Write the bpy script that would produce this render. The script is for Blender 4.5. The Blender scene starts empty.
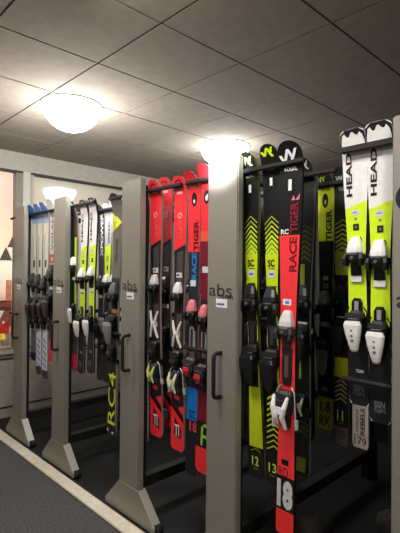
import bpy, bmesh, math, random
from mathutils import Vector, Matrix
random.seed(4)
SC = bpy.context.scene
COL = SC.collection

# ---------------------------------------------------------------- materials
def lin(c):
    def g(v):
        v = v / 255.0
        return v / 12.92 if v <= 0.04045 else ((v + 0.055) / 1.055) ** 2.4
    return (g(c[0]), g(c[1]), g(c[2]), 1.0)

MATS = {}
def mat(rgb, rough=0.4, metal=0.0, noise=0.06, scale=30.0, emit=0.0, bump=0.0, coat=0.0):
    key = (tuple(rgb), rough, metal, noise, scale, emit, bump, coat)
    if key in MATS:
        return MATS[key]
    m = bpy.data.materials.new('surface_%d_%d_%d' % tuple(rgb))
    m.use_nodes = True
    nt = m.node_tree
    p = nt.nodes['Principled BSDF']
    col = lin(rgb)
    tc = nt.nodes.new('ShaderNodeTexCoord')
    nz = nt.nodes.new('ShaderNodeTexNoise')
    nz.inputs['Scale'].default_value = scale
    nz.inputs['Detail'].default_value = 4
    nt.links.new(tc.outputs['Object'], nz.inputs['Vector'])
    rp = nt.nodes.new('ShaderNodeValToRGB')
    rp.color_ramp.elements[0].position = 0.3
    rp.color_ramp.elements[1].position = 0.7
    rp.color_ramp.elements[0].color = tuple(max(0, v * (1 - noise * 2)) for v in col[:3]) + (1,)
    rp.color_ramp.elements[1].color = tuple(min(1, v * (1 + noise * 2)) for v in col[:3]) + (1,)
    nt.links.new(nz.outputs['Fac'], rp.inputs['Fac'])
    nt.links.new(rp.outputs['Color'], p.inputs['Base Color'])
    p.inputs['Roughness'].default_value = rough
    p.inputs['Metallic'].default_value = metal
    p.inputs['Coat Weight'].default_value = coat
    if emit:
        nt.links.new(rp.outputs['Color'], p.inputs['Emission Color'])
        p.inputs['Emission Strength'].default_value = emit
    if bump:
        b = nt.nodes.new('ShaderNodeBump')
        b.inputs['Strength'].default_value = bump
        b.inputs['Distance'].default_value = 0.01
        nt.links.new(nz.outputs['Fac'], b.inputs['Height'])
        nt.links.new(b.outputs['Normal'], p.inputs['Normal'])
    MATS[key] = m
    return m

BLACK = (17, 17, 18); JET = (9, 9, 10); WHITE = (238, 234, 230); LIME = (214, 244, 40)
RED = (255, 62, 66); MAROON = (112, 24, 40); GREY = (120, 118, 114); STEEL = (190, 188, 184)
def P(rgb, rough=0.35):           # glossy printed plastic
    return mat(rgb, rough, 0.0, 0.03, 40.0)
M_POST = mat((144, 139, 128), 0.42, 0.15, 0.03, 60.0)
M_POSTEDGE_LIT = mat((182, 174, 160), 0.35, 0.2, 0.03, 60.0)  # post grey lightened, puts the highlight on the foot's sides into the colour
M_BEAM = mat((44, 43, 41), 0.45, 0.3, 0.04, 40.0)
M_BAR = mat((11, 10, 11), 0.7, 0.0, 0.05, 50.0)
M_RUBBER = mat((20, 20, 20), 0.75, 0, 0.1, 80.0)
M_STEEL = mat((176, 174, 168), 0.3, 0.9, 0.04, 60.0)

# ---------------------------------------------------------------- mesh helper
class MB:
    """collects faces with materials and links them as one mesh object"""
    def __init__(s):
        s.v = []; s.f = []; s.m = []; s.mats = []
    def mi(s, m):
        if m not in s.mats: s.mats.append(m)
        return s.mats.index(m)
    def add(s, vs, fs, m):
        o = len(s.v); k = s.mi(m)
        s.v += [tuple(p) for p in vs]
        for f in fs:
            s.f.append(tuple(i + o for i in f)); s.m.append(k)
    def box(s, a, b, m, bev=0.0):
        x0, y0, z0 = a; x1, y1, z1 = b
        if bev <= 0:
            vs = [(x0,y0,z0),(x1,y0,z0),(x1,y1,z0),(x0,y1,z0),(x0,y0,z1),(x1,y0,z1),(x1,y1,z1),(x0,y1,z1)]
            s.add(vs, [(0,3,2,1),(4,5,6,7),(0,1,5,4),(1,2,6,5),(2,3,7,6),(3,0,4,7)], m)
        else:
            bm = bmesh.new()
            bmesh.ops.create_cube(bm, size=1)
            for v in bm.verts:
                v.co = Vector(((x0+x1)/2 + v.co.x*(x1-x0), (y0+y1)/2 + v.co.y*(y1-y0), (z0+z1)/2 + v.co.z*(z1-z0)))
            bmesh.ops.bevel(bm, geom=bm.edges[:], offset=bev, segments=2, affect='EDGES')
            bm.verts.index_update()
            s.add([v.co[:] for v in bm.verts], [[v.index for v in f.verts] for f in bm.faces], m)
            bm.free()
    def prism(s, poly, y0, y1, m, side=None):
        """polygon in (x, z), extruded along y"""
        n = len(poly)
        vs = [(x, y0, z) for x, z in poly] + [(x, y1, z) for x, z in poly]
        s.add(vs, [tuple(range(n)), tuple(range(2*n-1, n-1, -1))], m)
        s.add(vs, [(i, i+n, (i+1) % n + n, (i+1) % n) for i in range(n)], side or m)
    def tube(s, pts, r, m, seg=8, cap=True):
        pts = [Vector(p) for p in pts]; rings = []
        rr = r if isinstance(r, (list, tuple)) else [r]*len(pts)
        ref = None
        for i, p in enumerate(pts):
            d = (pts[min(i+1, len(pts)-1)] - pts[max(i-1, 0)]).normalized()
            if ref is None:
                ref = Vector((0,0,1)) if abs(d.z) < 0.9 else Vector((1,0,0))
            a = (ref - d*ref.dot(d))
            if a.length < 1e-4: a = d.orthogonal()
            a.normalize(); b = d.cross(a); ref = a
            rings.append([p + (a*math.cos(t*2*math.pi/seg) + b*math.sin(t*2*math.pi/seg))*rr[i] for t in range(seg)])
        vs = [v for r_ in rings for v in r_]; fs = []
        for i in range(len(pts)-1):
            for j in range(seg):
                k = (j+1) % seg
                fs.append((i*seg+j, (i+1)*seg+j, (i+1)*seg+k, i*seg+k))
        if cap:
            fs.append(tuple(range(seg))); fs.append(tuple(range(len(vs)-1, len(vs)-seg-1, -1)))
        s.add(vs, fs, m)
    def loft(s, secs, m):
        """sections (dist_down, cx, half_width, out0, out1) in ski space, rounded-box outline"""
        vs = []; fs = []
        for (d, cx, hw, o0, o1) in secs:
            c = min(hw, abs(o1-o0)) * 0.35
            ring = [(-hw, o0), (-hw, o1-c), (-hw+c, o1), (hw-c, o1), (hw, o1-c), (hw, o0)]
            vs += [(cx+x, -o, -d) for x, o in ring]
        n = 6
        for i in range(len(secs)-1):
            for j in range(n):
                k = (j+1) % n
                fs.append((i*n+j, i*n+k, (i+1)*n+k, (i+1)*n+j))
        fs.append(tuple(range(n-1, -1, -1))); fs.append(tuple(range(len(vs)-n, len(vs))))
        s.add(vs, fs, m)
    def build(s, name, parent=None, smooth=False, loc=None):
        me = bpy.data.meshes.new(name)
        me.from_pydata(s.v, [], s.f)
        for m in s.mats: me.materials.append(m)
        for p, k in zip(me.polygons, s.m):
            p.material_index = k; p.use_smooth = smooth
        me.update()
        bm = bmesh.new(); bm.from_mesh(me)
        o = bpy.data.objects.new(name, me); COL.objects.link(o)
        bm.free()
        if parent: o.parent = parent
        if loc: o.location = loc
        return o

def tag(o, label=None, cat=None, group=None, kind=None):
    if label: o['label'] = label
    if cat: o['category'] = cat
    if group: o['group'] = group
    if kind: o['kind'] = kind
    return o
def empty(name, loc, ry=0.0):
    o = bpy.data.objects.new(name, None); COL.objects.link(o)
    o.location = loc; o.rotation_euler = (0, ry, 0); o.empty_display_size = 0.1
    return o

# text outlines turned to triangles, cached; returns verts centred in a unit-height box
TXT = {}
def glyphs(t, bold=0.0, shear=0.0):
    k = (t, bold, shear)
    if k in TXT: return TXT[k]
    cu = bpy.data.curves.new('lettering', 'FONT'); cu.body = t; cu.size = 1; cu.offset = bold; cu.shear = shear
    cu.resolution_u = 3
    ob = bpy.data.objects.new('lettering', cu); COL.objects.link(ob)
    dg = bpy.context.evaluated_depsgraph_get(); dg.update()
    me = ob.evaluated_get(dg).to_mesh()
    vs = [v.co.copy() for v in me.vertices]; fs = [tuple(p.vertices) for p in me.polygons]
    ob.evaluated_get(dg).to_mesh_clear()
    bpy.data.objects.remove(ob); bpy.data.curves.remove(cu)
    x0 = min(v.x for v in vs); x1 = max(v.x for v in vs); y0 = min(v.y for v in vs); y1 = max(v.y for v in vs)
    vs = [((v.x-x0)/(x1-x0)-.5, (v.y-y0)/(y1-y0)-.5) for v in vs]
    TXT[k] = (vs, fs)
    return TXT[k]

# ---------------------------------------------------------------- camera
F = 442.32; yaw, pitch, roll = .8035, .0092, .0088; HC = 1.5368
fw = Vector((-math.sin(yaw)*math.cos(pitch), math.cos(yaw)*math.cos(pitch), math.sin(pitch)))
rt = Vector((math.cos(yaw), math.sin(yaw), 0)); up = rt.cross(fw)
r2 = math.cos(roll)*rt + math.sin(roll)*up; u2 = -math.sin(roll)*rt + math.cos(roll)*up
cd = bpy.data.cameras.new('camera'); co = bpy.data.objects.new('camera', cd); COL.objects.link(co)
R = Matrix((r2, u2, -fw)).transposed()
co.matrix_world = Matrix.Translation((0, 0, HC)) @ R.to_4x4()
cd.sensor_fit = 'HORIZONTAL'; cd.sensor_width = 36; cd.lens = F/400*36; cd.clip_start = .05
SC.camera = co

# ================================================================ THE ROOM
CEIL = 2.77
b = MB(); b.box((-4.9, -3.0, -.1), (3.0, 1.478, 0), mat((76, 74, 74), .95, 0, .32, 90.0, bump=.6)); 
b.box((-4.9, 1.478, -.1), (3.0, 4.9, -.001), mat((14, 13, 12), .8, 0, .15, 40.0))
tag(b.build('floor'), 'dark grey carpet aisle with black matting under the racks', kind='structure')
# ceiling of square tiles in a T-bar grid
b = MB()
tile = mat((168, 155, 139), .9, 0, .035, 14.0, bump=.12); bar = mat((122, 110, 95), .6, 0, .05, 30.0)
b.box((-4.9, -3.0, CEIL+.006), (3.0, 4.9, CEIL+.1), bar)
nx0, ny0 = -1.1237, 1.378
for i in range(-7, 7):
    for j in range(-8, 6):
        x0 = nx0 + .6*i; y0 = ny0 + .6*j
        xa, xb, ya, yb = max(x0+.006, -4.72), min(x0+.594, 2.99), max(y0+.006, -2.99), min(y0+.594, 4.76)
        if xb > xa and yb > ya:
            b.box((xa, ya, CEIL), (xb, yb, CEIL+.006), tile)
tag(b.build('ceiling'), 'suspended ceiling of large square tiles', kind='structure')
M_WALL = mat((190, 180, 162), .7, 0, .03, 20.0); M_PANEL = mat((176, 166, 150), .6, 0, .04, 20.0)
M_HEAD = mat((206, 199, 184), .7, 0, .03, 20.0); M_TRIM = mat((60, 54, 48), .5, 0, .04, 30.0)
b = MB()
b.box((-4.9, -3.0, 2.575), (-4.7, 4.8, CEIL), M_HEAD)
b.box((-4.9, -3.0, 0), (-4.7, 4.8, .66), M_PANEL)
b.box((-4.9, 1.90, .66), (-4.7, 1.985, 2.575), mat((226, 220, 206), .6, 0, .03, 20.0))
b.box((-4.9, 3.75, .66), (-4.7, 4.8, 2.575), M_WALL)
b.box((-4.9, -3.0, .66), (-4.7, .2, 2.575), M_WALL)
tag(b.build('wall_left'), 'cream end wall with glazed display bays', kind='structure')
b = MB(); b.box((-4.7, -2.9, .6), (-4.69, 4.6, .612), M_TRIM); b.box((-4.7, -2.9, .655), (-4.672, 4.6, .69), mat((196, 186, 168), .5, 0, .03, 20.0))
tag(b.build('trim_1'), 'window sill rail on the end wall', kind='structure')
b = MB(); b.box((-4.7, -2.9, 0), (-4.685, 4.7, .1), mat((172, 162, 146), .5, 0, .03, 20.0)); b.box((-4.7, -2.9, .1), (-4.68, 4.7, .112), M_TRIM)
tag(b.build('baseboard_left'), 'pale baseboard along the end wall', kind='structure')
b = MB(); b.box((-4.9, 4.75, 0), (3, 4.9, CEIL), mat((70, 66, 60), .8, 0, .05, 20.0))
tag(b.build('wall_back'), 'dim back wall behind the ski racks', kind='structure')
b = MB(); b.box((-4.9, -3.1, 0), (3, -3.0, CEIL), mat((150, 142, 130), .8, 0, .05, 20.0))
tag(b.build('wall_front'), 'plain wall on the aisle side', kind='structure')
b = MB(); b.box((3.0, -3.1, 0), (3.1, 4.9, CEIL), mat((120, 114, 105), .8, 0, .05, 20.0))
tag(b.build('wall_right'), 'plain wall at the near end', kind='structure')

def glass():
    m = bpy.data.materials.new('window_glass'); m.use_nodes = True; nt = m.node_tree
    nt.nodes.remove(nt.nodes['Principled BSDF'])
    out = nt.nodes['Material Output']
    tr = nt.nodes.new('ShaderNodeBsdfTransparent'); gl = nt.nodes.new('ShaderNodeBsdfGlossy')
    gl.inputs['Roughness'].default_value = .07
    fr = nt.nodes.new('ShaderNodeFresnel'); fr.inputs['IOR'].default_value = 1.6
    mx = nt.nodes.new('ShaderNodeMixShader')
    nt.links.new(fr.outputs[0], mx.inputs[0]); nt.links.new(tr.outputs[0], mx.inputs[1]); nt.links.new(gl.outputs[0], mx.inputs[2])
    nt.links.new(mx.outputs[0], out.inputs[0])
    return m
GL = glass()
for n, (y0, y1, fr) in enumerate(((.2, 1.90, (150, 146, 132)), (1.985, 3.75, (196, 188, 172)))):
    w = empty('window_%d' % (n+1), (-4.7, (y0+y1)/2, .69)); tag(w, 'display window in the end wall', kind='structure')
    b = MB(); fm = mat(fr, .5, .1, .03, 20.0); L = lambda y: y-(y0+y1)/2
    b.box((-.05, L(y0), -.0), (.012, L(y0)+.03, 1.88), fm)
    if n == 0: b.box((-.05, L(y1)-.075, 0), (.012, L(y1), 1.88), fm)
    else: b.box((-.05, L(y1)-.03, 0), (.012, L(y1), 1.88), fm)
    b.box((-.05, L(y0), 1.862), (.014, L(y1), 1.885), M_TRIM)
    b.box((-.05, L(y0), 0), (.012, L(y1), .02), fm)
    f_ = b.build('window_frame', w)
    b = MB(); b.box((-.03, L(y0)+.02, .02), (-.026, L(y1)-.03, 1.862), GL)
    b.build('window_pane', w)

# backlit winter poster behind the left pane
def ramp_mat():
    m = bpy.data.materials.new('poster_print'); m.use_nodes = True; nt = m.node_tree; p = nt.nodes['Principled BSDF']
    tc = nt.nodes.new('ShaderNodeTexCoord'); sp = nt.nodes.new('ShaderNodeSeparateXYZ'); rp = nt.nodes.new('ShaderNodeValToRGB')
    nt.links.new(tc.outputs['Generated'], sp.inputs[0]); nt.links.new(sp.outputs['Z'], rp.inputs[0])
    nt.links.new(rp.outputs[0], p.inputs['Base Color']); nt.links.new(rp.outputs[0], p.inputs['Emission Color'])
    e = rp.color_ramp.elements
    e[0].position = 0; e[0].color = lin((190, 130, 105)); e[1].position = 1; e[1].color = lin((222, 196, 178))
    for q, c in ((.25, (205, 150, 120)), (.33, (250, 225, 200)), (.45, (255, 250, 225)), (.56, (255, 244, 205)), (.68, (250, 205, 178)), (.8, (238, 196, 176))):
        k = e.new(q); k.color = lin(c)
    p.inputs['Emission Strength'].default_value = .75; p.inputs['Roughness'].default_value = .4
    return m
PX = -4.765
w = empty('wall_poster', (PX, 1.05, .70))
tag(w, 'glowing peach and cream mountain poster behind the left window pane', 'poster')
b = MB(); b.box((-.02, -.83, 0), (0, .775, 1.86), ramp_mat()); b.build('poster_sheet', w)
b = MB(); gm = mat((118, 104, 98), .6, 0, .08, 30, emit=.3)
def tri(a, c, d, m, o=.002): b.add([(o, a[0]-1.05, a[1]-.7), (o, c[0]-1.05, c[1]-.7), (o, d[0]-1.05, d[1]-.7)], [(0, 1, 2)], m)
tri((1.69, 1.625), (1.825, 1.625), (1.757, 1.77), gm); tri((1.77, 1.765), (1.83, 1.765), (1.83, 1.90), gm)
tri((1.30, 1.625), (1.66, 1.625), (1.50, 1.98), gm); tri((.75, 1.625), (1.25, 1.625), (1.0, 1.9), gm)
b.build('mountain_print', w)
b = MB()
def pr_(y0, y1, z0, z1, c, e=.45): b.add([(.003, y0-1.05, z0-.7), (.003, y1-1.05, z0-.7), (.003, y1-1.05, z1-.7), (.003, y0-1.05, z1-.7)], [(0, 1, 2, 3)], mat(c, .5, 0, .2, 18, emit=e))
pr_(.3, 1.82, 1.19, 1.205, (90, 50, 40)); pr_(.3, 1.82, .93, 1.19, (150, 92, 72)); pr_(.3, 1.82, 1.1, 1.14, (105, 52, 44))
pr_(.3, 1.80, .86, .98, (205, 60, 56)); pr_(.3, 1.82, .72, .86, (170, 150, 120)); pr_(1.70, 1.76, .80, .86, (235, 205, 60))
pr_(1.72, 1.80, .73, .78, (110, 110, 100)); pr_(1.76, 1.82, 1.2, 1.42, (225, 150, 120)); pr_(1.5, 1.62, 1.0, 1.16, (220, 190, 160))
vs, fs = glyphs('7.', .02, .2)
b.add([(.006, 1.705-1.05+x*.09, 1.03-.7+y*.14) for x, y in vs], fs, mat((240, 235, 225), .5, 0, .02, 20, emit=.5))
b.build('shop_print', w)
# cream backing board behind the second pane
w = empty('display_board', (-4.80, 2.85, .66))
tag(w, 'plain cream board behind the wide display window on the end wall', 'board')
b = MB(); b.box((-.01, -.86, 0), (.005, .89, 1.91), mat((232, 222, 200), .6, 0, .02, 20, emit=.22)); b.build('board_sheet', w)  # emission added to brighten the board, which is no light source
b = MB(); b.box((.006, -.80, .06), (.01, -.60, .26), mat((238, 238, 236), .5, 0, .03, 20)); b.box((.006, -.58, .1), (.01, -.5, .24), mat((70, 110, 170), .5, 0, .03, 20))
b.build('notice_print', w)

# aluminium floor track
b = MB(); tm = mat((246, 234, 212), .38, .25, .05, 16.0)
b.box((-4.69, 1.482, 0), (2.9, 1.572, .010), tm, .002)
for yy in (1.484, 1.566): b.box((-4.69, yy, .0095), (2.9, yy+.004, .013), tm)
b.box((-4.69, 1.574, 0), (2.9, 1.590, .006), mat((60, 58, 54), .5, .3, .05, 30))
o = b.build('floor_track'); tag(o, 'pale aluminium floor track running along the front of the ski racks', 'floor track')

# ceiling lamps
M_LAMP = bpy.data.materials.new('lamp_glow'); M_LAMP.use_nodes = True
q = M_LAMP.node_tree.nodes['Principled BSDF']; q.inputs['Emission Color'].default_value = (.93, .96, 1, 1); q.inputs['Emission Strength'].default_value = 14
q.inputs['Base Color'].default_value = (.9, .9, .9, 1)
def lamp(x, y, label, r=.2, dz=.1):  # dome depth fattens the lamp to stand in for its glare
    e = empty('ceiling_lamp', (x, y, CEIL)); tag(e, label, 'ceiling light')
    b = MB()
    seg = 32; rings = 10; vs = []; fs = []
    for i in range(rings+1):
        a = i/rings*math.pi/2
        for j in range(seg):
            t = j/seg*2*math.pi; vs.append((r*math.cos(a)*math.cos(t), r*math.cos(a)*math.sin(t), -.006-dz*math.sin(a)))
    for i in range(rings):
        for j in range(seg):
            k = (j+1) % seg; fs.append((i*seg+j, i*seg+k, (i+1)*seg+k, (i+1)*seg+j))
    b.add(vs, fs, M_LAMP); b.build('lamp_dome', e, True)
    b = MB(); b.tube([(0, 0, 0), (0, 0, -.008)], r+.006, mat((225, 225, 225), .4, 0, .02, 20), 32); b.build('lamp_ring', e)
    return room_light(x, y, CEIL-dz-.26, parent=None)
def room_light(x, y, z, parent=None):
    ld = bpy.data.lights.new('lamp_light', 'POINT'); ld.shadow_soft_size = .12; ld.color = (.97, .98, 1)
    lo = bpy.data.objects.new('lamp_light', ld); COL.objects.link(lo); lo.location = (x, y, z)
    return ld
lamp(-3.06, 1.60, 'bright round ceiling light above the second rack from the end wall', .215, .19).energy = 34
lamp(-2.98, 3.20, 'far round ceiling light glaring above the tall grey post', .24, .2).energy = 16
for (x, y, e_) in ((-3.1, .75, 17), (-1.5, .85, 20), (.1, .8, 24), (-.6, -1.2, 26)):      # the room's other lamps, over the aisle above and behind the viewpoint
    ld = bpy.data.lights.new('aisle_light', 'AREA'); ld.shape = 'DISK'; ld.size = .4; ld.color = (1, .965, .92); ld.energy = e_
    lo = bpy.data.objects.new('aisle_light', ld); COL.objects.link(lo); lo.location = (x, y, CEIL-.05); lo.rotation_euler = (math.radians(18), 0, 0)
sd = bpy.data.lights.new('post_glare_fill', 'SPOT'); so = bpy.data.objects.new('post_glare_fill', sd); COL.objects.link(so)  # added spot without a fixture, imitates lamp glare on the fourth post's top
so.location = (-1.0, .1, 2.72); so.rotation_euler = (Vector((-1.5, 1.6, 2.13))-so.location).to_track_quat('-Z', 'Y').to_euler()
sd.energy = 1900; sd.spot_size = math.radians(13); sd.spot_blend = 1.0; sd.shadow_soft_size = .03; sd.color = (.95, .97, 1)

# ================================================================ THE RACKS
CX = [-4.01, -3.23, -2.277, -1.50, -.562]
YF = 1.596
RANK = ['grey metal ski rack post nearest the bright mountain poster and end wall',
        'grey metal ski rack second from the end wall under the round ceiling light',
        'grey metal ski rack standing left of the bright red skis',
        'tall grey metal ski rack between the red skis and the black lime chevron skis',
        'grey metal ski rack cut off by the right edge beside the white skis']
ROWS = [1.645, 1.915, 2.185, 2.47, 2.75]
def rack(i):
    e = empty('ski_rack', (CX[i], YF, 0)); tag(e, RANK[i], 'ski rack', 'sliding ski racks in a row on the floor track')
    H = 2.098; yo = -YF
    b = MB()
    b.box((-.1025, 0, .2), (.1025, .042, H), M_POST, .006)
    b.build('post', e)
    b = MB(); poly = [(-.255, .012), (.255, .012), (.255, .045), (.1025, .205), (-.1025, .205), (-.255, .045)]
    b.prism(poly, -.002, .055, M_POST, M_POSTEDGE_LIT); b.build('foot', e)
    b = MB(); b.tube([(0, .001, 1.132), (0, -.035, 1.132), (0, -.047, 1.126), (0, -.052, 1.112), (0, -.052, .937), (0, -.047, .923), (0, -.035, .917), (0, .001, .917)], .0105, M_BAR, 10)
    b.build('handle', e, True)
    b = MB(); b.box((-.085, .043, .2), (.085, .07, 2.06), M_BAR); b.build('inner_upright', e)
    b = MB(); b.box((-.03, .05, .17), (.03, 1.6, .235), M_BEAM); b.build('base_beam', e)
    b = MB(); b.box((-.02, .07, 2.0), (.02, 1.6, 2.045), M_BAR); b.build('top_beam', e)
    b = MB(); b.box((-.02, .07, 1.095), (.02, 1.6, 1.13), M_BAR); b.build('middle_beam', e)
    b = MB(); b.box((-.05, 1.6, .0), (.05, 1.65, 2.06), M_RUBBER); b.build('rear_upright', e)
    for sx in (-1, 1):
        b = MB(); b.tube([(sx*.262, .01, .034), (sx*.262, .05, .034)], .026, M_RUBBER, 16); b.build('bumper', e, True)
    right = .44 if i != 2 else .42
    for y in ROWS:
        y -= YF
        for x0, x1 in ((-.325, -.02), (.02, right)):
            if i == 4 and x1 > .1: x1 = .40
            if i == 4 and x0 < -.1 and y > .1: x0 = -.46
            b = MB(); b.box((x0, y-.011, 2.010), (x1, y+.011, 2.010+(.026 if i == 4 else .020)), M_BAR, .004); b.build('hanging_arm', e)
    for y in ROWS[:3]:
        y -= YF
        b = MB(); b.tube([(-.325, y, 1.112), (-.02, y, 1.112)], .011, M_BAR, 8); b.build('lower_arm', e, True)
    # lettering and small label on the front
    b = MB(); lm = mat((48, 46, 44), .5, 0, .03, 20)
    def put(t, x, z, w, h, bold=0):
        vs, fs = glyphs(t, bold); b.add([(x+a*w, -.0008, z+c*h) for a, c in vs], fs, lm)
    put('abs', -.008, 1.441, .155, .062, .004); put('SYSTEMS', .030, 1.407, .098, .017, .03)
    b.build('logo_lettering', e)
    b = MB(); b.box((-.036, -.0014, 1.355), (.039, 0, 1.398), mat((236, 234, 232), .4, 0, .02, 20))
    b.box((-.030, -.002, 1.366), (.020, -.0012, 1.376), mat((90, 100, 160), .4, 0, .1, 90)); b.build('label_sticker', e)
    if i == 4:
        b = MB(); vs = []; 
        for t in range(24):
            a = t/24*2*math.pi; vs.append((-.04+.05*math.cos(a), -.0012, 1.80+.052*math.sin(a)))
        b.add(vs, [tuple(range(24))], mat((24, 24, 26), .4)); b.build('round_emblem', e)
for i in range(5): rack(i)

# ================================================================ THE SKIS
TH = .013
class Ski:
    def __init__(s, xt, zt, xb, zb, yp, y0, y1, wt, ww, wl, base, label, group, tip=.056, square=2.3, curl=.042, side=STEEL):
        s.L = math.hypot(xt-xb, zt-zb); s.y0 = y0; s.y1 = y1
        s.wt, s.ww, s.wl, s.tip, s.sq, s.curl = wt, ww, wl, tip, square, curl
        s.root = empty('ski', (xt, yp, zt), math.atan2(xt-xb, zt-zb))
        tag(s.root, label, 'ski', group)
        s.b = MB(); s.layer = 0
        N = 60; T = 5; bm_ = P(base); sm = mat(side, .3, .6, .05, 60); vs = []
        S = [0]
        S = [s.L*(1-math.cos(i/10*math.pi/2))*.06 for i in range(10)] + [s.L*(.06+.94*i/N) for i in range(N-4)]
        S = sorted(set(S)); S = [v for v in S if v < s.L-.03] + [s.L-.03, s.L-.018, s.L-.008, s.L-.002, s.L]
        for d in S:
            hw = s.hw(d)
            for t in range(T): vs.append(s.pt(d, hw*(t/(T-1)*2-1), 0))
            for t in range(T): vs.append(s.pt(d, hw*(t/(T-1)*2-1), -TH))
        n = len(S); W = 2*T
        top = []; back = []; edge = []
        for i in range(n-1):
            for t in range(T-1):
                a = i*W+t; top.append((a, a+W, a+W+1, a+1)); a += T; back.append((a, a+1, a+W+1, a+W))
            a = i*W; edge.append((a, a+T, a+T+W, a+W)); a = i*W+T-1; edge.append((a, a+W, a+W+T, a+T))
        edge.append(tuple(range(0, T)) + tuple(range(W-1, T-1, -1))); k = (n-1)*W
        edge.append(tuple(range(k+T-1, k-1, -1)) + tuple(range(k+T, k+W)))
        s.b.add(vs, top, bm_); s.b.add(vs, back, P(JET)); s.b.add(vs, edge, sm)
    def hw(s, d):
        L = s.L; u = d/L
        if u < .1: w = s.wt
        elif u < .5:
            t = (u-.1)/.4; t = t*t*(3-2*t); w = s.wt + (s.ww-s.wt)*t
        else:
            t = (u-.5)/.46; t = min(1, t); t = t*t*(3-2*t); w = s.ww + (s.wl-s.ww)*t
        if d < s.tip:
            q = 1-d/s.tip; w *= max(.02, (1-q**s.sq))**(1/s.sq)
        e = L-d
        if e < .03: w *= .55+.45*math.sqrt(max(0, 1-(1-e/.03)**2))
        return w/2
    def pt(s, d, x, o):
        c = 0
        if d < .15: c = s.curl*(1-d/.15)**2
        return (x, -(c+o), -d)
    def S(s, y): return (y-s.y0)/(s.y1-s.y0)*s.L
    def band(s, ya, yb, rgb, sk=0, sk2=None, t0=-1, t1=1, rough=.35):
        """colour field between two heights; sk = rise of the upper / lower edge towards the right"""
        s.layer += 1; o = .0004 + .0002*s.layer
        sk2 = sk if sk2 is None else sk2
        k = s.L/(s.y1-s.y0); a = max(0.001, s.S(ya)); c = min(s.L-.0005, s.S(yb)); n = max(2, int((c-a)/.02)+1)
        vs = []; fs = []; T = 4
        for i in range(n+1):
            f = i/n
            for t in range(T+1):
                tt = t0+(t1-t0)*t/T; d = a + (c-a)*f - (sk*(1-f)+sk2*f)*k*tt/2
                d = min(max(d, .0008), s.L-.0004)
                vs.append(s.pt(d, s.hw(d)*tt*.985, o))
        for i in range(n):
            for t in range(T):
                q = i*(T+1)+t; fs.append((q, q+T+1, q+T+2, q+1))
        s.b.add(vs, fs, P(rgb, rough))
    def poly(s, pts, rgb):
        """pts = (t across -1..1, height)"""
        s.layer += 1; o = .0006+.0002*s.layer
        vs = [s.pt(s.S(y), s.hw(s.S(y))*t, o) for t, y in pts]
        s.b.add(vs, [tuple(range(len(vs)))], P(rgb))
    def rect(s, t0, t1, ya, yb, rgb): s.band(ya, yb, rgb, t0=t0, t1=t1)
    def ell(s, t, y, rt_, ry_, rgb, n=16): s.poly([(t+rt_*math.cos(-a*2*math.pi/n), y+ry_*math.sin(-a*2*math.pi/n)*-1) for a in range(n)], rgb)
    def chev(s, y, th, rise, rgb, w=.95):
        """one chevron pointing to the tip"""
        s.layer += 1; o = .0006+.0001*s.layer
        k = s.L/(s.y1-s.y0); vs = []
        for t, dy in ((-w, 0), (0, -rise), (w, 0), (w, th), (0, th-rise), (-w, th)):
            d = s.S(y+dy); vs.append(s.pt(d, s.hw(s.S(y))*t, o))
        s.b.add(vs, [(0, 5, 4, 1), (1, 4, 3, 2)], P(rgb))
    def text(s, t, ya, yb, tx0, tx1, rgb, vert=True, bold=.02):
        s.layer += 1; o = .0008+.0002*s.layer
        vs, fs = glyphs(t, bold); out = []; dm = (s.S(ya)+s.S(yb))/2; dh = abs(s.S(yb)-s.S(ya)); h = s.hw(dm)
        cx = (tx0+tx1)/2*h; wx = (tx1-tx0)*h
        for a, c in vs:
            if vert: x = cx - c*wx; d = dm - a*dh
            else: x = cx + a*wx; d = dm - c*dh
            out.append(s.pt(d, x, o))
        s.b.add(out, fs, P(rgb))
    def logo(s, y, h, rgb, lw=.16):
        """linked double-V mark"""
        for (a, c) in (((-.8, -.15), (-.45, .45)), ((-.45, .45), (-.08, -.5)), ((-.08, -.5), (.28, .15)), ((.28, .15), (.66, -.5)), ((.2, .15), (.48, .62))):
            s.poly([(a[0]-lw, y+a[1]*h), (c[0]-lw, y+c[1]*h), (c[0]+lw, y+c[1]*h), (a[0]+lw, y+a[1]*h)], rgb)
    def done(s): return s.b.build('ski_body', s.root)
    # ---- bindings: toe piece, brake, heel piece with lever
    def toe(s, y, cap=WHITE, house=BLACK, k=1.0, label=WHITE, wing=True):
        d = s.S(y); b = MB(); hm = P(house, .45)
        b.loft([(d-.004*k, 0, .015*k, .001, .014*k), (d+.010*k, 0, .021*k, .001, .026*k), (d+.040*k, 0, .029*k, .001, .036*k), (d+.058*k, 0, .031*k, .001, .038*k), (d+.066*k, 0, .024*k, .001, .034*k)], P(cap, .35))
        o1 = b.build('toe_cap', None)
        b = MB()
        b.loft([(d+.052*k, 0, .020*k, .001, .030*k), (d+.068*k, 0, .028*k, .001, .042*k), (d+.092*k, 0, .026*k, .001, .040*k), (d+.104*k, 0, .018*k, .001, .024*k), (d+.15*k, 0, .022*k, .001, .013*k)], hm)
        for sx in (-1, 1):      # side lugs that grip the boot, and the adjusting screw housing
            b.loft([(d+.066*k, sx*.032*k, .007*k, .006*k, .040*k), (d+.085*k, sx*.035*k, .008*k, .012*k, .046*k), (d+.112*k, sx*.031*k, .006*k, .018*k, .044*k)], hm)
        b.tube([(0, -.042*k, -(d+.08*k)), (0, -.047*k, -(d+.08*k))], .007*k, P((96, 96, 98)), 10)
        t = b.build('toe_piece', s.root); o1.parent = t
        b = MB()
        b.loft([(d+.152*k, 0, .025*k, .001, .010*k), (d+.176*k, 0, .024*k, .001, .009*k)], P(label, .4))
        b.build('sole_pad', s.root)
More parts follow.
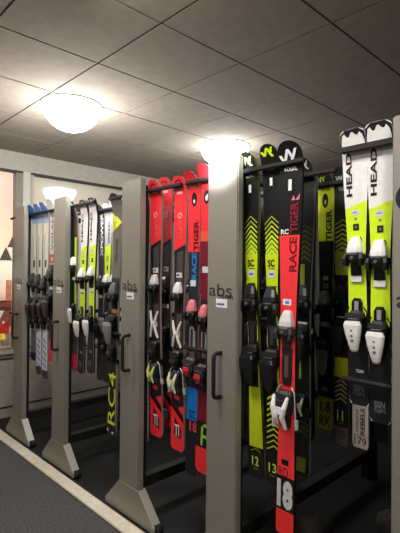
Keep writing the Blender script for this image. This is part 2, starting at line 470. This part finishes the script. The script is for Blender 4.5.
    def plate(s, ya, yb, rgb=BLACK, inner=(150, 150, 150), w=.022):
        b = MB(); a = s.S(ya); c = s.S(yb)
        b.loft([(a, 0, w*.6, .001, .008), (a+(c-a)*.25, 0, w, .001, .011), (a+(c-a)*.8, 0, w, .001, .011), (c, 0, w*.8, .001, .009)], P(rgb))
        b.loft([(a+(c-a)*.2, 0, w*.4, .010, .0125), (a+(c-a)*.8, 0, w*.4, .010, .0125)], P(inner))
        b.build('heel_track', s.root)
    def cross(s, ya, yb, rgb, w=.036):
        """bowed pale frame between toe and heel"""
        b = MB(); a = s.S(ya); c = s.S(yb); l = c-a
        for sx in (-1, 1):
            b.tube([(sx*w, -.014, -a), (sx*w*.62, -.02, -(a+l*.25)), (sx*w*.26, -.022, -(a+l*.5)), (sx*w*.6, -.02, -(a+l*.75)), (sx*w*.98, -.014, -c)], [.006, .008, .009, .008, .007], P(rgb), 8)
        b.loft([(a+l*.4, 0, w*.5, .004, .022), (a+l*.6, 0, w*.5, .004, .022)], P(rgb))
        b.build('heel_track', s.root)
    def heel(s, y, lever=WHITE, house=BLACK, k=1.0, brake=BLACK, mark=None, style='lever'):
        d = s.S(y); b = MB(); hm = P(house, .45)
        b.loft([(d-.045*k, 0, .024*k, .001, .020*k), (d-.030*k, 0, .032*k, .001, .034*k), (d-.012*k, 0, .034*k, .001, .046*k), (d+.015*k, 0, .033*k, .001, .050*k), (d+.04*k, 0, .026*k, .001, .044*k), (d+.055*k, 0, .022*k, .001, .022*k), (d+.09*k, 0, .020*k, .001, .016*k)], hm)
        b.loft([(d-.034*k, 0, .040*k, .018*k, .040*k), (d-.018*k, 0, .041*k, .020*k, .044*k), (d-.008*k, 0, .034*k, .022*k, .044*k)], hm)
        h = b.build('heel_piece', s.root)
        b = MB(); lm = P(lever, .35)
        if style == 'lever':
            b.loft([(d-.004*k, 0, .030*k, .046*k, .058*k), (d+.012*k, 0, .037*k, .044*k, .062*k), (d+.05*k, 0, .031*k, .040*k, .060*k), (d+.095*k, 0, .020*k, .034*k, .052*k), (d+.115*k, 0, .015*k, .032*k, .046*k), (d+.122*k, 0, .010*k, .032*k, .042*k)], lm)
            if mark:
                for q in (.030, .042, .052, .070):
                    b.loft([(d+q*k, 0, .007*k, .05*k, .0630*k - q*.06), (d+(q+.008)*k, 0, .006*k, .05*k, .0630*k - q*.07)], P(mark))
        elif style == 'cross':
            for sx in (-1, 1):
                b.tube([(sx*.030*k, -.040*k, -(d-.03*k)), (sx*.024*k, -.056*k, -(d+.01*k)), (sx*.016*k, -.055*k, -(d+.045*k)), (sx*.026*k, -.045*k, -(d+.085*k))], [.006*k, .010*k, .010*k, .006*k], lm, 8)
            b.loft([(d+.01*k, 0, .022*k, .045*k, .056*k), (d+.035*k, 0, .018*k, .045*k, .056*k)], lm)
        else:
            b.loft([(d, 0, .018*k, .044*k, .056*k), (d+.018*k, 0, .022*k, .044*k, .058*k), (d+.045*k, 0, .013*k, .036*k, .046*k)], lm)
        q = b.build('heel_lever', h)
        b = MB(); bk = P(brake, .4)
        for sx in (-1, 1):
            x = s.hw(d)
            b.tube([(sx*.03, -.012, -(d-.06*k)), (sx*(x+.004), -.014, -(d-.04*k)), (sx*(x+.006), -.006, -(d+.05*k)), (sx*(x+.006), .004, -(d+.085*k))], .003, bk, 6)
            b.loft([(d+.06*k, sx*(x+.006), .006, -.008, .010), (d+.095*k, sx*(x+.006), .005, -.012, .004)], bk)
        b.build('brake', s.root)

YP = 1.672   # plane of the front row of skis, just behind the first hanging arms
def SK(*a, **k): return Ski(*a, **k)

# ---- white and lime junior skis (near pair, and the same kind on the second rack)
def team_ski(xt, zt, xb, zb, y0, y1, label, group, letters=True):
    s = SK(xt, zt, xb, zb, YP, y0, y1, .106, .074, .088, WHITE, label, group, tip=.034, square=3.6, curl=.03, side=(60, 60, 62))
    s.Y = lambda v: y0+(v-131)/(405-131)*(y1-y0); Y = s.Y
    # wavy black rim around the tip
    s.band(Y(131.2), Y(152), (36, 34, 36)); 
    s.poly([(-.90, Y(152)), (.90, Y(152)), (.90, Y(144)), (.78, Y(138)), (.60, Y(135)), (.42, Y(137.5)), (.22, Y(136.5)), (.05, Y(133.8)), (-.12, Y(134.5)), (-.26, Y(138)), (-.45, Y(138)), (-.62, Y(134.5)), (-.8, Y(136)), (-.91, Y(143))][::-1], WHITE)
    s.band(Y(206), Y(320), LIME, 7*(y1-y0)/274, 0)
    s.band(Y(318), y1, (30, 30, 32))
    s.text('HEAD', Y(153), Y(197), -.74, -.26, (34, 26, 30), bold=.03)
    s.rect(-.42, .3, Y(211), Y(216.5), (214, 214, 214)); s.rect(-.3, .1, Y(213), Y(214.3), (110, 130, 190))
    s.rect(-.15, .12, Y(219), Y(221.5), (150, 150, 90)); s.rect(-.3, .3, Y(225), Y(231.5), (34, 34, 34)); s.rect(-.1, .1, Y(227), Y(229.5), (120, 120, 90))
    for q in (-.42, .45): s.poly([(q-.16, Y(241)), (q-.16, Y(256)), (q+.16, Y(256)), (q+.16, Y(241)), (q, Y(237.5))], (40, 42, 30))
    s.text('TEAM', Y(369.5), Y(373), -.25, .5, (190, 190, 190), False)
    s.text('SSN', Y(385), Y(391), -.5, .45, (120, 120, 122), False); s.text('GJN', Y(391.5), Y(396), -.5, .5, (105, 105, 108), False)
    s.done()
    s.toe(Y(239), WHITE, BLACK); s.plate(Y(299), Y(314), BLACK); s.heel(Y(322), WHITE, BLACK, .95, mark=(120, 112, 112))
    return s
team_ski(-.847, 2.104, -.820, 1.010, 131, 405, 'left of the two big white and lime skis hanging at the right, nearest rack', 'white and lime skis hung beside the nearest post')
team_ski(-.741, 2.110, -.737, .960, 126, 423, 'right of the two big white and lime skis, directly beside the nearest grey post', 'white and lime skis hung beside the nearest post')
team_ski(-2.979, 2.055, -3.018, .756, 200, 373, 'left of two small white and lime skis with white heel levers on the second rack', 'white and lime skis on the second rack')
team_ski(-2.853, 2.058, -2.879, .781, 198, 373, 'right of two small white and lime skis with white heel levers on the second rack', 'white and lime skis on the second rack')

# ---- black skis with lime chevrons (12, 13)
def chev_ski(xt, zt, xb, zb, yp, y0, y1, num, label, y_=lambda v: v, logo=(170, 196, 120), tail=True, group='black skis with lime chevrons'):
    s = SK(xt, zt, xb, zb, yp, y0, y1, .098, .062, .094, (21, 22, 23), label, group, side=(150, 160, 60))
    Y = y_
    s.logo(Y(163), 8, logo); s.text('VOLKL', Y(176), Y(178.5), -.5, .5, logo, False)
    s.rect(-.5, .5, Y(182), Y(198), (16, 16, 17)); s.rect(-.16, .16, Y(186), Y(194), (225, 228, 222))
    n = 8
    for i in range(n):
        yy = Y(221)+i*4.7; s.chev(yy+4, .9+i*.48, 7.5, (190-4*i+i*5, 210+i*3, 50), .9)
    s.band(Y(256), Y(288), (200, 222, 30))
    s.text('SC', Y(261.5), Y(269), -.62, .45, (38, 42, 20), False, .05)
    s.rect(-.5, .5, Y(270.2), Y(271), (60, 66, 20)); s.rect(-.6, .5, Y(272.5), Y(279.5), (212, 216, 214)); s.rect(-.4, .3, Y(275), Y(277.5), (80, 110, 190))
    s.band(Y(288), Y(388), (24, 24, 26)); s.band(Y(288), Y(392), (196, 214, 40), t0=.72, t1=.98); s.band(Y(322), Y(350), (190, 190, 110), t0=-.98, t1=-.82)
    s.done_y = Y
    return s
k = chev_ski(-1.392, 2.112, -1.330, .553, YP, 154, 477, '12', 'black ski with lime chevrons and number 12, directly right of tall grey post')
k.band(388, 447, (196, 210, 30), t0=-.8, t1=.98)
for i in range(6): k.chev(423+i*5.6, 1.0+i*.45, 5, (21, 22, 23), .98)
k.band(451.5, 477, (28, 29, 31)); k.chev(452, .8, 3.5, (150, 160, 40), .8)
k.text('12', 456, 465, -.45, .4, (206, 222, 70), False, .01); k.rect(-.3, .3, 467.5, 468.6, (110, 115, 60)); k.done()
k.toe(286, (30, 30, 32), (20, 20, 21), 1.15, (44, 44, 46)); k.plate(322, 350, (22, 22, 24), (50, 50, 50), .026); k.heel(356, (28, 28, 30), (20, 20, 21), 1.1)
k = chev_ski(-1.262, 2.125, -1.225, .552, YP, 146.5, 485, '13', 'black ski with lime chevrons and number 13, between the 12 ski and the red ski', lambda v: v*1.0 if v > 215 else v-7-(0 if v > 170 else 2), LIME)
for i in range(10): k.chev(400+i*5.6, 2.4-i*.12, 5, (196, 210, 40), .9)
k.text('13', 463.5, 472.5, -.6, .3, (206, 222, 70), False, .01); k.rect(-.5, .2, 475, 476, (110, 115, 60)); k.done()
k.toe(289, (34, 34, 36), (20, 20, 21), 1.15, (50, 50, 52)); k.plate(325, 352, (22, 22, 24), (60, 60, 60), .026); k.heel(361, (28, 28, 30), (20, 20, 21), 1.1)

# ---- the big black and red race ski (18...)
m = SK(-1.139, 2.112, -1.160, .350, YP-.012, 145, 533, .120, .080, .095, (21, 22, 23), 'long black and red ski with large white 18 near its tail, hanging lowest', 'black and red skis', side=(50, 50, 50))
m.logo(159, 13, (228, 228, 226), .13); m.text('VOLKL', 169, 173, -.6, .6, (225, 225, 225), False, .03)
m.rect(-.4, .3, 178, 196, (14, 14, 15)); m.rect(-.2, .1, 181, 192, (232, 232, 226))
m.poly([(.1, 202), (.3, 197), (.45, 202)], (222, 110, 140)); m.poly([(.45, 202), (.85, 196), (.8, 202)], (222, 110, 140))
m.text('TIGER', 204, 234, .02, .78, (132, 34, 54), bold=.03)
m.text('RC', 230, 235, -.85, -.1, (225, 225, 225), False, .03)
m.band(236, 474, RED); m.text('RACE', 238, 272, .0, .78, (130, 22, 34), bold=.03)
m.rect(-.7, .35, 299, 305, (232, 232, 236)); m.rect(-.4, .1, 301, 304, (90, 130, 200))
m.rect(-.5, .35, 457, 462.5, (22, 20, 22)); m.text('RD', 465, 474, -.8, .3, (140, 20, 30), False, .0)
m.band(475, 507, (28, 27, 29)); m.text('18', 477, 505, -.92, .85, (214, 212, 210), False, .06)
m.band(507, 530, (255, 52, 48)); m.band(530, 533, (60, 50, 50)); m.done()
m.toe(311, (216, 212, 208), (60, 56, 56), 1.1, (44, 40, 42)); m.plate(347, 383, (40, 36, 36), (104, 74, 74), .026); m.heel(400, WHITE, (34, 32, 34), 1.2, brake=(226, 224, 218), style='cross')

# ---- red skis between the third and fourth posts
def red_ski(xt, zt, xb, zb, yp, y0, y1, bl, tl, label, full=True, body=(246, 50, 58)):
    s = SK(xt, zt, xb, zb, yp, y0, y1, .108, .078, .112, body, label, 'red tipped skis with black middles', curl=.034, tip=.052)
    s.ell(0, y0+6, .5, 2.6, (120, 22, 34)); s.ell(0, y0+6.8, .28, 1.5, body)  # darker ellipse around a red core paints an arc highlight in the tip
    s.rect(-.5, .4, 192, 194.5, (235, 190, 190)); s.ell(-.05, 216, .35, 3.2, (240, 160, 150)); s.ell(-.05, 216, .18, 1.6, body)
    s.text('ELAN', 222, 238, -.2, .35, (225, 120, 110), bold=0)
    s.band(bl, tl, (30, 28, 30), 6)
    s.band(bl+4, tl-60, (72, 66, 64), 6, t0=-.5, t1=.7)
    s.rect(-.6, .6, bl+25, bl+30, (210, 208, 205)); s.rect(-.5, .0, bl+26.5, bl+28.5, (90, 90, 90))
    s.poly([(-.5, tl-12), (-.5, tl-8), (.3, tl-7), (.3, tl-11)], (225, 50, 50))
    s.poly([(-.98, tl-2), (-.98, tl+6), (.98, tl+22), (.98, tl+10)], (250, 40, 40))
    s.band(tl, tl+7, (30, 28, 30), -14, -14, -.98, .98)
    s.poly([(-.35, tl+10), (-.45, tl+27), (.6, tl+30), (.6, tl+21)], (40, 24, 26))
    s.text('TI', tl+17, tl+28, -.35, .35, (235, 215, 210), False, .02)
    s.done()
    return s
s = red_ski(-2.128, 2.083, -2.103, .536, YP, 181.5, 436, 244, 397, 'leftmost full red tipped ski right of the third grey post, white X heel')
s.toe(276, (200, 198, 195), BLACK, .95, BLACK); s.cross(312, 338, (224, 220, 208)); s.heel(349, (48, 44, 44), BLACK, 1.0, style='knob'); s.heel(370, (206, 212, 110), (44, 42, 60), .85, brake=(215, 215, 205), style='cross')
s = red_ski(-2.180, 2.128, -2.165, .554, 1.80, 179, 426, 243, 392, 'red ski partly hidden behind, second from left in the red group')
s.toe(279, (60, 60, 60), BLACK, 1.1); s.heel(335, (60, 60, 60), BLACK, 1.1)
s = red_ski(-1.897, 2.074, -1.910, .509, YP, 177, 450, 248, 407, 'middle red tipped ski with a white round emblem and white X heel')
s.toe(283, (226, 224, 220), BLACK, .95, BLACK); s.cross(321, 347, (228, 224, 214)); s.heel(358, (48, 44, 44), BLACK, 1.0, style='knob'); s.heel(377, (228, 226, 190), (54, 50, 56), .95, brake=(225, 220, 205), style='cross')

s = SK(-1.782, 2.080, -1.785, .407, YP, 173.5, 475, .098, .074, .1, (246, 50, 58), 'red ski with dark TIGER lettering above blue RACE lettering', 'black and red skis', curl=.06)
s.text('VOLKL', 188, 190, -.5, .5, (235, 200, 200), False); s.ell(.0, 200.5, .45, 7, (34, 22, 24)); s.ell(0, 200.5, .2, 4, (225, 220, 215))
s.text('TIGER', 222, 252, -.05, .75, (70, 20, 28), bold=.03)
s.band(253, 388, (38, 42, 50)); s.text('RACE', 254, 281, -.35, .6, (40, 120, 190), bold=.05)
s.rect(-.6, .5, 281, 287, (215, 220, 228)); s.band(388, 420, (20, 120, 200)); s.text('SC', 410, 418.5, -.5, .6, (20, 50, 100), False, .03)
s.band(420, 475, (26, 25, 27)); s.text('18', 421, 431, -.4, .9, (226, 60, 70), False, .03); s.done()
s.toe(301, (226, 120, 128), BLACK, .95, BLACK); s.plate(322, 359, (142, 138, 132), (40, 36, 36), .022); s.heel(366, (210, 50, 60), (48, 40, 44), 1.1, style='knob')
s = SK(-1.668, 2.100, -1.700, .452, YP-.004, 167, 471, .106, .078, .104, (246, 50, 58), 'red and maroon ski directly left of the tall grey post, red square tail', 'black and red skis', curl=.06)
s.ell(-.2, 198, .42, 7, (34, 22, 24)); s.ell(-.2, 198, .2, 4, (225, 220, 215)); s.band(240, 420, (124, 24, 44)); s.band(232, 242, (240, 90, 60))
s.rect(-.7, .5, 267, 273, (222, 220, 222)); s.band(300, 384, (44, 30, 36), t0=-.9, t1=.9)
s.band(420, 446, (30, 28, 30)); s.poly([(-.2, 422), (-.3, 444), (.0, 444), (.1, 422)], (170, 210, 60)); s.rect(-.2, .9, 422, 425, (170, 210, 60)); s.rect(-.1, .8, 433, 436, (170, 210, 60))
s.band(446, 471, (252, 50, 50)); s.done()
s.toe(305, (226, 120, 128), BLACK, .95, BLACK); s.plate(320, 357, (142, 138, 132), (40, 36, 36), .022); s.heel(372, (200, 50, 60), (40, 36, 40), 1.1, style='knob')

# ---- slim black ski squeezed beside the third post
s = SK(-2.235, 2.055, -2.238, .473, YP, 187, 440, .098, .07, .096, (40, 40, 40), 'dark ski with lime strokes squeezed between third post and red skis', 'dark race skis')
s.ell(.3, 216, .35, 3, (215, 215, 205)); s.ell(.3, 240, .3, 3, (150, 150, 120)); s.band(188, 262, (92, 92, 84), t0=.2, t1=.8)
s.poly([(-.2, 384), (.3, 395), (.5, 382), (.7, 384), (.45, 401), (-.2, 388)], (120, 190, 90)); s.poly([(-.3, 405), (.3, 420), (.8, 400), (.9, 404), (.4, 426), (-.3, 409)], (200, 210, 60))
s.poly([(-.2, 421), (.7, 434), (.7, 437), (-.2, 425)], (170, 170, 150)); s.done(); s.toe(276, (200, 200, 195), BLACK, 1.1); s.heel(330, (60, 60, 62), BLACK, 1.1); s.heel(366, (220, 220, 215), (50, 45, 80), .9, style='cross')

# ---- black and yellow race ski left of the third post
s = SK(-2.535, 2.050, -2.594, .415, YP, 194.5, 434, .118, .084, .108, (104, 101, 96), 'grey and black ski with yellow arrow logo and yellow outlined tail lettering', 'dark race skis', tip=.06, curl=.05)
s.band(194.6, 201, (50, 48, 46)); s.poly([(-.95, 213), (-.95, 222), (.55, 222)], (222, 220, 60)); s.poly([(-.95, 222.5), (-.95, 233), (.55, 222.5)], (196, 196, 50)); s.poly([(-.2, 216), (-.2, 229), (.95, 222.5)], (236, 234, 80))
s.text('FISCHER', 238, 262, -.3, .3, (60, 58, 54)); s.band(278, 434, (26, 26, 26))
s.text('RC4', 372, 424, -.85, .75, (226, 236, 60), bold=.0);
s.band(300, 424, (190, 190, 120), t0=.86, t1=.98)
s.rect(-.9, -.6, 429, 432, (210, 210, 200)); s.rect(.2, .6, 430.5, 433, (210, 210, 200)); s.done()
s.toe(283, (90, 90, 90), BLACK, 1.15, (200, 130, 50)); s.heel(322, (130, 128, 124), BLACK, 1.2); s.heel(350, (70, 70, 70), BLACK, .9, style='knob')

# ---- second rack: dark ski by the post, three pale ones further back
s = SK(-3.150, 2.040, -3.112, .764, YP, 205, 370, .1, .074, .09, (96, 66, 60), 'dark maroon and lime ski with red tail next to the second post', 'small skis on the second rack')
s.band(235, 330, (60, 66, 50)); s.band(238, 330, (190, 220, 60), t0=.25, t1=.98); s.band(330, 370, (70, 62, 60)); s.band(354, 369, (196, 44, 60)); s.done()
s.toe(258, WHITE, BLACK); s.heel(309, WHITE, BLACK, .9)
for q, (x, xb, y0, y1, c, lab) in enumerate(((-3.185, -3.19, 205, 378, (52, 54, 56), 'dark ski with white script lettering, behind the small white skis'),
        (-3.085, -3.10, 204, 382, (176, 174, 168), 'pale grey and lime ski left of its twin, behind on the second rack'),
        (-2.985, -2.985, 203, 385, (182, 180, 172), 'pale grey and lime ski directly left of the yellow arrow ski'))):
    s = SK(x, 2.073, xb, .63, 1.942, y0, y1, .098, .074, .09, c, lab, 'skis behind on the second rack')
    if q == 0:
        s.text('XPOWER', 214, 256, -.2, .6, (220, 220, 216)); s.done(); s.toe(276, (60, 60, 64), BLACK); s.heel(322, (66, 66, 66), BLACK, 1)
    else:
        s.text('SPEED', 222, 244, .1, .6, (50, 50, 50)); s.band(246, 300, (196, 222, 50), 0); s.rect(-.2, .25, 266, 271, (30, 30, 30)); s.rect(-.3, .35, 256, 262, (140, 160, 60)); s.band(300, 385, (46, 46, 46)); s.done()
        s.toe(275, (215, 215, 210), BLACK, 1, (220, 130, 50)); s.heel(318, (120, 120, 118), BLACK, 1)
        s.heel(345, (90, 90, 90), BLACK, .8, style='knob')

# ---- first rack: blue tipped skis
lab = ['blue tipped cream ski nearest the first grey post', 'blue tipped cream ski in the middle of the three on the first rack', 'rightmost blue tipped cream ski on the first rack']
for q, (x, z, xb, zb, y0, y1) in enumerate(((-3.872, 2.105, -3.85, .728, 204.5, 360), (-3.752, 2.103, -3.742, .624, 204, 374), (-3.633, 2.103, -3.622, .609, 203, 377))):
    s = SK(x, z, xb, zb, YP, y0, y1, .108, .08, .1, (64, 132, 226), lab[q], 'blue tipped skis on the first rack', curl=.055, tip=.055)
    s.band(213, 219, (124, 160, 206)); s.band(219, 224, (176, 200, 224)); s.band(223, 282, (242, 238, 218)); s.rect(-.4, .4, 260, 267, (34, 34, 34)); s.rect(-.6, -.3, 235, 275, (180, 178, 168))
    s.band(280, 332, (196, 192, 178)); s.band(330, y1-6, (226, 228, 232) if q else (110, 110, 110))
    for j in range(5):
        if q: s.poly([(-.6, 337+j*6), (.5, 341+j*6), (.5, 343+j*6), (-.6, 339+j*6)], (60, 96, 170))
    s.band(y1-8, y1, (36, 36, 38)); s.done()
    s.toe(273+q*1.5, (44, 44, 46), BLACK, 1.1, (150, 150, 150)); s.heel(303, (36, 36, 38), JET, 1.1); s.heel(318, (40, 40, 42), BLACK, 1.0, style='knob')
s = SK(-3.512, 2.118, -3.514, .755, YP, 199, 363, .1, .076, .09, (228, 224, 220), 'white ski with dark lettering, red patch and red tail left of second post', 'blue tipped skis on the first rack')
s.text('VOLANT', 208, 250, -.3, .4, (50, 46, 48)); s.band(254, 263, (225, 60, 60)); s.ell(0, 258.5, .4, 2, (250, 220, 215)); s.band(264, 340, (60, 58, 58)); s.band(340, 362, (226, 60, 66)); s.done()
s.toe(266, (60, 60, 60), BLACK, 1.1); s.heel(300, (60, 60, 60), BLACK, 1.2)

# ---- rear rows on the fourth rack
s = SK(-1.243, 2.105, -1.262, .500, 1.942, 159, 470, .1, .072, .094, (34, 35, 34), 'black ski with thin lime stripe just right of and behind the long red ski', 'dark skis behind on the fourth rack')
s.logo(165, 7, (190, 190, 186), .1)
for i in range(7): s.chev(228+i*5, 1+i*.3, 5, (92, 98, 40), .9)
s.band(262, 300, (140, 150, 50), t0=-.6, t1=.1); s.band(300, 375, (160, 172, 40), t0=-.5, t1=-.2)
for i in range(6): s.chev(404+i*5, 1.4, 4, (84, 88, 50), .9)
s.band(452, 466, (120, 116, 40), t0=-.6, t1=.6); s.done(); s.toe(283, (50, 50, 52), BLACK, 1.2); s.heel(330, (50, 50, 50), BLACK, 1.1); s.heel(396, (200, 198, 185), BLACK, .8, style='cross')
s = SK(-1.300, 2.13, -1.300, .650, 2.06, 161, 442, .094, .07, .09, (34, 34, 33), 'black ski with faint gold RACE lettering behind the long red ski', 'dark skis behind on the fourth rack')
s.text('RACE', 236, 272, -.3, .5, (158, 146, 70), bold=.03); s.band(276, 290, (96, 92, 50), t0=-.4, t1=.5); s.band(417, 439, (128, 132, 46), t0=-.7, t1=.6); s.done()
s.toe(296, (50, 50, 52), BLACK, 1.2); s.heel(322, (214, 210, 190), BLACK, 1.1, style='knob'); s.heel(380, (60, 60, 60), BLACK, 1.1)
s = SK(-1.286, 2.085, -1.283, .658, 2.213, 181, 430, .102, .078, .1, (36, 37, 36), 'black ski with bright lime TIGER panel under its tip, behind', 'dark skis behind on the fourth rack', square=2.6)
s.text('VV', 185, 190, -.7, .1, (206, 220, 80), False); s.band(195, 247, (232, 248, 50)); s.text('VOLKL', 196.5, 198.5, -.6, .6, (60, 66, 24), False)
s.ell(-.1, 207.5, .36, 7, (26, 28, 18)); s.ell(-.1, 207.5, .12, 4, (190, 200, 120)); s.text('TIGER', 217, 247, .0, .75, (40, 46, 16), bold=.03)
s.text('RACE', 250, 277, -.2, .5, (70, 74, 40)); s.rect(-.4, .4, 281, 285, (225, 225, 225)); s.text('SI', 288, 293, -.4, .4, (190, 190, 190), False)
s.band(398, 429, (186, 200, 40)); s.text('1.8', 402, 412, -.6, .6, (50, 56, 20), False); s.text('RX', 416, 426, -.7, .6, (50, 56, 20), False); s.rect(-.5, .3, 388, 392, (150, 160, 50)); s.done()
s.toe(296, (170, 168, 160), BLACK, 1.1); s.heel(352, (150, 148, 144), BLACK, 1.1)
s = SK(-1.184, 2.098, -1.192, .596, 2.213, 176, 446, .1, .074, .092, (36, 37, 36), 'black ski with number 11 and grey 170 tail, left of the white skis', 'dark skis behind on the fourth rack', square=2.6)
s.text('VV', 184, 189, -.7, .1, (206, 206, 200), False); s.text('VOLKL', 193, 198, -.5, .6, (150, 150, 148), False)
for i in range(7): s.chev(230+i*4.3, 1.0+i*.3, 4, (196, 206, 70), .9)
s.band(257, 280, (196, 214, 40)); s.ell(0, 270.5, .5, 3.2, (176, 184, 176))
s.band(360, 379, (196, 204, 30)); 
for i in range(5): s.chev(385+i*4.4, 1.2, 4, (190, 190, 110), .8)
s.text('11', 411, 421, -.4, .35, (214, 222, 110), False, .01); s.rect(-.2, .3, 423, 424, (120, 120, 90)); s.band(427, 445, (104, 98, 94)); s.text('170', 430, 438, -.6, .6, (60, 56, 54), False); s.done()
s.toe(290, (40, 40, 42), BLACK, 1.1); s.heel(330, (50, 50, 52), BLACK, 1.1)
s = SK(-.953, 2.078, -.947, .725, 1.942, 150, 449, .096, .07, .078, (34, 33, 34), 'black ski ending in a white tail lettered REBELS 179, behind the white skis', 'dark skis behind on the fourth rack')
s.band(402, 447.5, (206, 192, 182)); s.text('REBELS', 407, 434, .0, .55, (54, 46, 48), bold=.03); s.text('WORLDCUP', 409, 432, -.55, -.2, (80, 70, 70)); s.text('179', 436.5, 444.5, -.75, .75, (96, 36, 42), False, .01)
s.rect(-.9, .9, 434.8, 435.4, (150, 40, 50)); s.done(); s.toe(262, (60, 60, 60), BLACK, 1.1); s.heel(330, (60, 60, 60), BLACK, 1.1)

# ---- more dark skis that fill the rear arms (one built, the others copied)
s = SK(0, 0, 0, -1.5, 0, 0, 100, .1, .072, .096, (27, 27, 29), 'plain black ski among the crowded rear rows of the racks', 'plain black skis on the rear arms', curl=.04)
s.band(38, 40, (90, 90, 92)); s.band(82, 90, (60, 60, 62), t0=-.6, t1=.6); s.done(); s.toe(38, (70, 70, 72), BLACK, 1.1, (60, 60, 60)); s.heel(58, (66, 66, 68), BLACK, 1.1)
def copy_tree(o, parent=None):
    c = o.copy(); COL.objects.link(c); c.parent = parent
    for ch in o.children: copy_tree(ch, c)
    return c
proto = s.root
spots = []
for dx in (.09,): spots.append((-1.50+dx, ROWS[1]))
for dx in (.09,): spots.append((-1.50+dx, ROWS[2]))
for cx, row in ((-2.277, 1), (-2.277, 2)):
    for dx in (.09, .20, .31, .40): spots.append((cx+dx, ROWS[row]))
for cx, row in ((-1.50, 1), (-1.50, 2), (-2.277, 1), (-.562, 1), (-.562, 2)):
    for dx in (-.09, -.19, -.285): spots.append((cx+dx, ROWS[row]))
for dx in (.09, .20, .31, .40): spots.append((-1.50+dx, ROWS[3])); spots.append((-2.277+dx, ROWS[3]))
for dx in (.09, .20, .31, .40): spots.append((-3.23+dx, ROWS[2]))
own = [(-1.243, 1.942), (-1.30, 2.06), (-1.286, 2.213), (-1.184, 2.213), (-.953, 1.942), (-2.13, 1.80), (-3.185, 1.942), (-3.085, 1.942), (-2.985, 1.942)]
first = True
for x, y in spots:
    y += .027
    if any(abs(x-a) < .108 and abs(y-c) < .1 for a, c in own): continue
    o = proto if first else copy_tree(proto); first = False
    o.location = (x, y, 2.072+random.uniform(-.012, .012)); o.rotation_euler = (0, random.uniform(-.008, .008), 0)

# ---- two grey rounded bundles on the dark floor
for (x, y, r, lab) in ((-1.385, 2.30, .085, 'grey rounded cloth bundle on the dark floor behind the long red ski'), (-1.09, 2.66, .085, 'grey rounded cloth bundle on the dark floor near the right hand post')):
    bm = bmesh.new(); bmesh.ops.create_uvsphere(bm, u_segments=24, v_segments=14, radius=r)
    for v in bm.verts:
        n = 1+.06*math.sin(v.co.x*60+1)*math.cos(v.co.y*50)
        v.co = Vector((v.co.x*n*1.15, v.co.y*n, max(v.co.z*n, -r*.45)))
    me = bpy.data.meshes.new('cloth_bundle'); bm.to_mesh(me); bm.free()
    for p in me.polygons: p.use_smooth = True
    me.materials.append(mat((70, 64, 58), .9, 0, .15, 60, bump=.3))
    o = bpy.data.objects.new('cloth_bundle', me); COL.objects.link(o); o.location = (x, y, r*.45); tag(o, lab, 'cloth bundle')

# ---------------------------------------------------------------- world and view
w = bpy.data.worlds.new('world'); SC.world = w; w.use_nodes = True
w.node_tree.nodes['Background'].inputs[0].default_value = (.8, .85, 1, 1); w.node_tree.nodes['Background'].inputs[1].default_value = .05
SC.view_settings.view_transform = 'Standard'
SC.view_settings.exposure = 0.0
